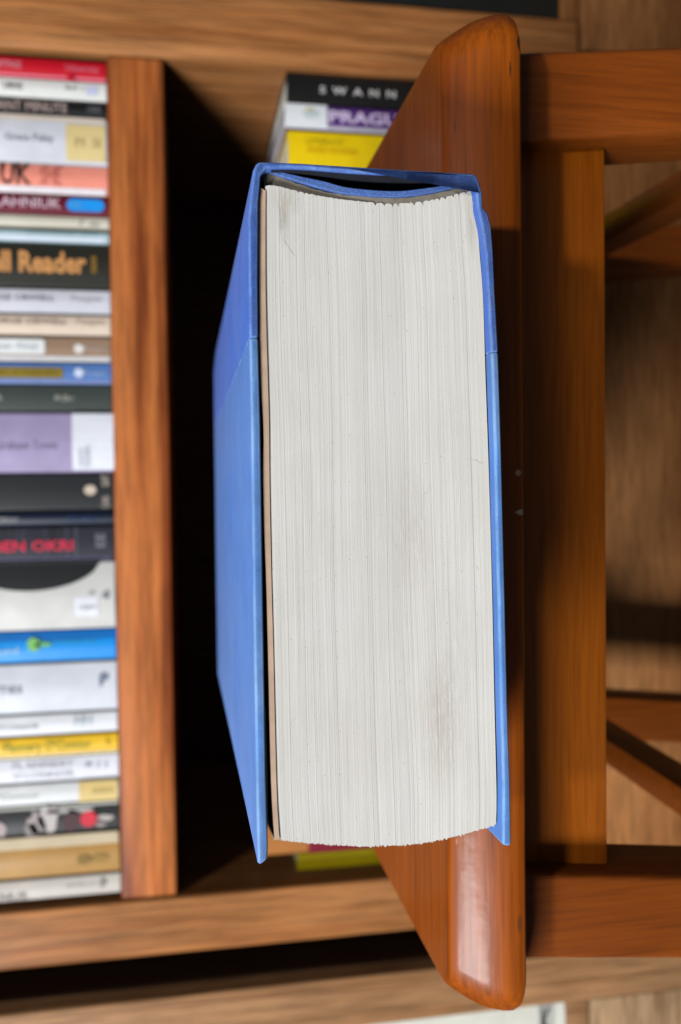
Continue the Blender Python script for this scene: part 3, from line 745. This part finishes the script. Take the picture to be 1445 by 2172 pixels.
blob(k, 168, .5, 0.0030, 0.0030, (224, 218, 214)); words(k, 'Penguin', 180, 226, .36, .62, (196, 178, 168)); patch(k, -70, 234, .80, 1.0, (206, 204, 206))
k = upper('blue paperback with an olive-gold title box', 769, 815, (84, 122, 186), back=0.0006)
patch(k, -70, 134, .28, .76, (140, 118, 28), 0.0015); words(k, 'HEART OF DARKNESS', -30, 124, .42, .60, (112, 96, 20), lift=0.0003)
blob(k, 168, .5, 0.0028, 0.0028, (206, 216, 240)); words(k, 'Penguin', 180, 226, .38, .64, (166, 186, 226)); patch(k, -70, 236, .84, 1.0, (122, 140, 192))
k = upper('dark grey-green book with one tiny pale word', 816, 874, (58, 66, 62), back=0.0022, coat=0.5)
words(k, 'RBr', 118, 160, .40, .60, (168, 168, 158)); words(k, 'lk', -6, 6, .36, .60, (190, 186, 178))
k = upper('wide mauve book with a white block at its foot', 875, 1002, (160, 148, 184), height=0.21, curve=0.0025)
patch(k, 154, 242, .02, .96, (226, 228, 238)); words(k, 'Graham Town', -10, 120, .47, .62, (146, 134, 168))
vwords(k, 'LOOK AT US', 167, 176, .62, .92, (150, 156, 176), lift=0.0004); vwords(k, 'MODERN', 181, 190, .58, .92, (150, 156, 176), lift=0.0004)
k = upper('black book with a round cream emblem near its foot', 1003, 1082, (34, 35, 38), back=0.0028, coat=0.5)
blob(k, 192, .46, 0.0036, 0.0031, (206, 188, 170)); vwords(k, 'CANONGAT', 216, 232, .06, .94, (176, 162, 152), 0.02)
k = upper('slim navy paperback squeezed between two black spines', 1083, 1113, (14, 26, 48), back=0.0024)
words(k, 'Other', -14, 40, .30, .68, (170, 166, 164)); words(k, 'Stories', 146, 208, .34, .70, (24, 66, 116))
k = upper('black patterned book with red capitals', 1114, 1188, (40, 40, 50), back=0.0024, coat=0.4)
for i in range(16):
    patch(k, -70 + i * 15 + random.uniform(-3, 3), -70 + i * 15 + random.uniform(3, 7), .05, .95, random.choice([(52, 52, 64), (48, 46, 62), (60, 58, 76), (30, 30, 38)]))
patch(k, 158, 166, .05, .9, (64, 66, 78)); patch(k, -70, 236, .88, 1.0, (72, 70, 100))
words(k, 'BEN OKRI', -14, 156, .40, .70, (214, 44, 76), 0.02, lift=0.0003); vwords(k, 'EE', 204, 224, .22, .62, (120, 118, 128), 0.02)
k = upper('wide pale grey book with a black half-disc on its spine', 1189, 1333, (204, 203, 200), height=0.22, curve=0.003)
def half_disc(k):
    global ROOT; ROOT = k['root']
    bm = bmesh.new(); vs = []
    for q in range(25):
        px = lerp(-130, 214, q / 24); dpt = (1 - ((px - 66) / 148) ** 2) if abs(px - 66) < 148 else 0
        p = spot(k, px, 0.012 + 0.40 * max(0, dpt) ** 0.6 if abs(px - 66) < 148 else 0.012); vs.append((p.x, p.z))
    y = k['ys'] - k['curve'] - 0.0004
    top = spot(k, 0, 0.012).x
    for (xa, za), (xb, zb) in zip(vs, vs[1:]):
        n = 5
        for q in range(n):
            def P(x, z):
                fr = (k['xb'] - x) / (k['xb'] - k['xa']); return bm.verts.new((x, spine_y(k['ys'], k['curve'], fr), z))
            a0, a1 = lerp(top, xa, q / n), lerp(top, xa, (q + 1) / n); b0, b1 = lerp(top, xb, q / n), lerp(top, xb, (q + 1) / n)
            if abs(a0 - a1) < 1e-6 and abs(b0 - b1) < 1e-6: continue
            bm.faces.new((P(a0, za), P(a1, za), P(b1, zb), P(b0, zb)))
    bmesh.ops.remove_doubles(bm, verts=bm.verts, dist=1e-7)
    bmesh.ops.recalc_face_normals(bm, faces=bm.faces)
    for f in bm.faces:
        if f.normal.y > 0: f.normal_flip()
    return from_bm('printed_panel', bm, ink((26, 28, 30), 0.45, 0.2), k['b'])
half_disc(k)
patch(k, 160, 210, .52, .80, (224, 224, 232)); words(k, 'august', 168, 205, .64, .72, (168, 170, 180), lift=0.0004); blob(k, 226, .50, 0.0026, 0.0026, (128, 128, 134), jag=0.3); blob(k, 196, .46, 0.0018, 0.001, (160, 160, 164), jag=0.3)
k = upper('bright blue book with a yellow-green fish emblem', 1334, 1399, (0, 142, 226), curve=0.0016)
patch(k, -70, 248, .0, .30, (0, 106, 186)); words(k, 'sound', -20, 40, .46, .68, (180, 220, 245), lift=0.0003)
blob(k, 73, .42, 0.0040, 0.0044, (120, 186, 96), jag=0.15, lift=0.0003); blob(k, 93, .42, 0.0052, 0.0016, (100, 176, 110), lift=0.0003); words(k, 'Contemporary', 118, 204, .28, .44, (40, 150, 176), lift=0.0003)
k = upper('wide white book below the bright blue one', 1401, 1507, (208, 211, 220), back=.0026, curve=0.002)
words(k, 'SWIFTIES', -60, 48, .42, .56, (110, 118, 138)); words(k, 'P', 212, 230, .26, .50, (100, 112, 140), 0.02)
k = upper('slim white book with small grey capitals above a yellow spine', 1508, 1553, (222, 223, 228), back=.0008)
words(k, "O'CONNOR", -10, 82, .42, .68, (176, 178, 186)); words(k, 'HH', 158, 194, .16, .62, (182, 196, 206)) 
k = upper('yellow paperback with green handwritten-style title', 1555, 1597, (238, 190, 40), back=0.0012)
words(k, "Flannery O'Connor", 8, 194, .22, .82, (128, 140, 36), 0.01); words(k, 'k', 226, 236, .2, .6, (200, 150, 20)); patch(k, -60, 250, .90, 1, (240, 220, 170))
k = upper('white book with two lines of thin grey capitals', 1598, 1652, (222, 222, 230), back=.0034)
words(k, 'FLANNERY', 26, 156, .20, .42, (184, 184, 196)); words(k, "O'CONNOR", 26, 156, .58, .80, (184, 184, 196)); words(k, 'Pi  |  |', 182, 226, .30, .56, (130, 134, 156), 0.02)
k = upper('white paperback with a mustard-yellow block at its foot', 1653, 1699, (216, 217, 218), back=.0016)
patch(k, 168, 250, .05, .97, (216, 188, 120)); words(k, "Flannery O'Connor", -120, 84, .40, .70, (172, 176, 170)); words(k, 'ooo', 196, 240, .4, .62, (196, 168, 104), lift=0.0003)
k = upper('black book with grey figures and a red dot', 1700, 1764, (30, 32, 32), back=0.002)
patch(k, -60, 252, .0, .10, (176, 174, 166))
for px, fr, rx, ry, c in ((78, .56, .0058, .0072, (160, 148, 148)), (104, .45, .0062, .0086, (186, 178, 176)), (66, .74, .004, .004, (136, 128, 128)), (150, .20, .012, .0018, (170, 166, 162)),
                          (156, .52, .006, .0066, (66, 30, 36)), (226, .52, .0048, .0018, (178, 168, 164)), (214, .74, .003, .0016, (150, 140, 138)), (2, .66, .003, .005, (170, 154, 156))):
    blob(k, px, fr, rx, ry, c, 'printed_figure', jag=0.25)
blob(k, 189, .52, 0.0050, 0.0050, (206, 30, 52), 'printed_figure', lift=0.0003)
k = upper('gold-brown book with cream page edge showing beside it', 1765, 1851, (172, 128, 62), curve=0.0016)
patch(k, -60, 252, .0, .26, (206, 188, 158)); blob(k, 180, .62, 0.0050, 0.0030, (130, 98, 28), jag=0.2); blob(k, 214, .60, 0.0044, 0.0028, (152, 116, 44), jag=0.2)
k = upper('pale grey book at the left end of the shelf', 1853, 1898, (196, 188, 180), back=0.002)
words(k, 'NUS', 0, 56, .52, .88, (120, 112, 104)); words(k, 'university press', 140, 202, .34, .56, (166, 158, 152)); blob(k, 218, .42, .0022, .0024, (140, 132, 128), jag=0.2)

# books in the compartment below the shelf
GROUP_LO = 'books standing in the compartment below the shelf'
def lower(label, xb, width, pxtop, pytop, rgb, dep, back=0.006, curve=0.0008):
    ys = YB + back; xa = xb - width
    zt = atY(pxtop, pytop, ys).z
    b, c = shelf_book(label, xa, xb, ys, ZB + 0.0004, zt - ZB - 0.0004, dep, rgb, GROUP_LO, curve)
    return dict(b=c, xa=xa, xb=xb, ys=ys, py=pytop, curve=curve, root=ROOT.copy())
xr = XR0 - 0.0006
k = lower('black book with spaced white capitals against the divider, below the shelf', xr, 0.0192, 608, 190, (20, 20, 20), 0.135)
words(k, 'S  W  A  N  N', 678, 838, .44, .68, (206, 202, 200), 0.02)
xr -= 0.0198
k = lower('purple paperback with a white block on top, next to the yellow one', xr, 0.0158, 606, 248, (82, 44, 116), 0.135)
patch(k, 604, 694, .02, .98, (226, 228, 232)); words(k, 'PRAGUE', 698, 870, .22, .70, (208, 190, 222), 0.03); blob(k, 660, .42, .0052, .0026, (190, 202, 206), jag=0.3); blob(k, 656, .25, .003, .001, (222, 212, 160)); patch(k, 694, 1190, .84, 1.0, (190, 184, 196))
xr -= 0.0164
k = lower('bright yellow paperback with faint orange title, behind the blue book', xr, 0.0235, 611, 315, (240, 204, 4), 0.135)
words(k, 'LITERATI', 650, 724, .24, .38, (196, 170, 10)); words(k, 'SHORT FICTIONS', 650, 756, .46, .62, (244, 176, 10))
xl = XL1 + 0.0006
k = lower('olive-yellow paperback against the left side panel below the shelf', xl + 0.0118, 0.0118, 631, 1830, (196, 174, 8), 0.13, back=0.020)
xl += 0.0124
k = lower('book with a tan upper band and maroon lower spine, next to the olive-yellow paperback', xl + 0.0205, 0.0205, 560, 1800, (176, 112, 54), 0.13, back=0.019)
patch(k, 654, 1190, .0, 1.0, (124, 14, 40))

# a black spine on the far side of the divider
k = lower('black book beyond the divider, at the top edge of the picture', XR1 + 0.0006 + 0.030, 0.030, 500, 10, (20, 24, 22), 0.14, back=0.004)
# one book in the neighbouring bookcase
xb_ = xpx(1160, 2140, YN + 0.004)
ROOT = Vector((0, 0, 0))
b, c = shelf_book('white book in the neighbouring bookcase, at the bottom picture edge', NX0 - 0.0006 - 0.026, NX0 - 0.0006, YN + 0.004, NZ + 0.0004, 0.20, 0.14, (224, 222, 210), None)
k = dict(b=c, xa=NX0 - 0.0266, xb=NX0 - 0.0006, ys=YN + 0.004, py=2150, curve=0.0012, root=ROOT.copy())
patch(k, 1140, 1175, .04, .9, (190, 190, 182)); words(k, 'K', 1146, 1168, .10, .80, (60, 62, 60), 0.03, lift=0.0003)
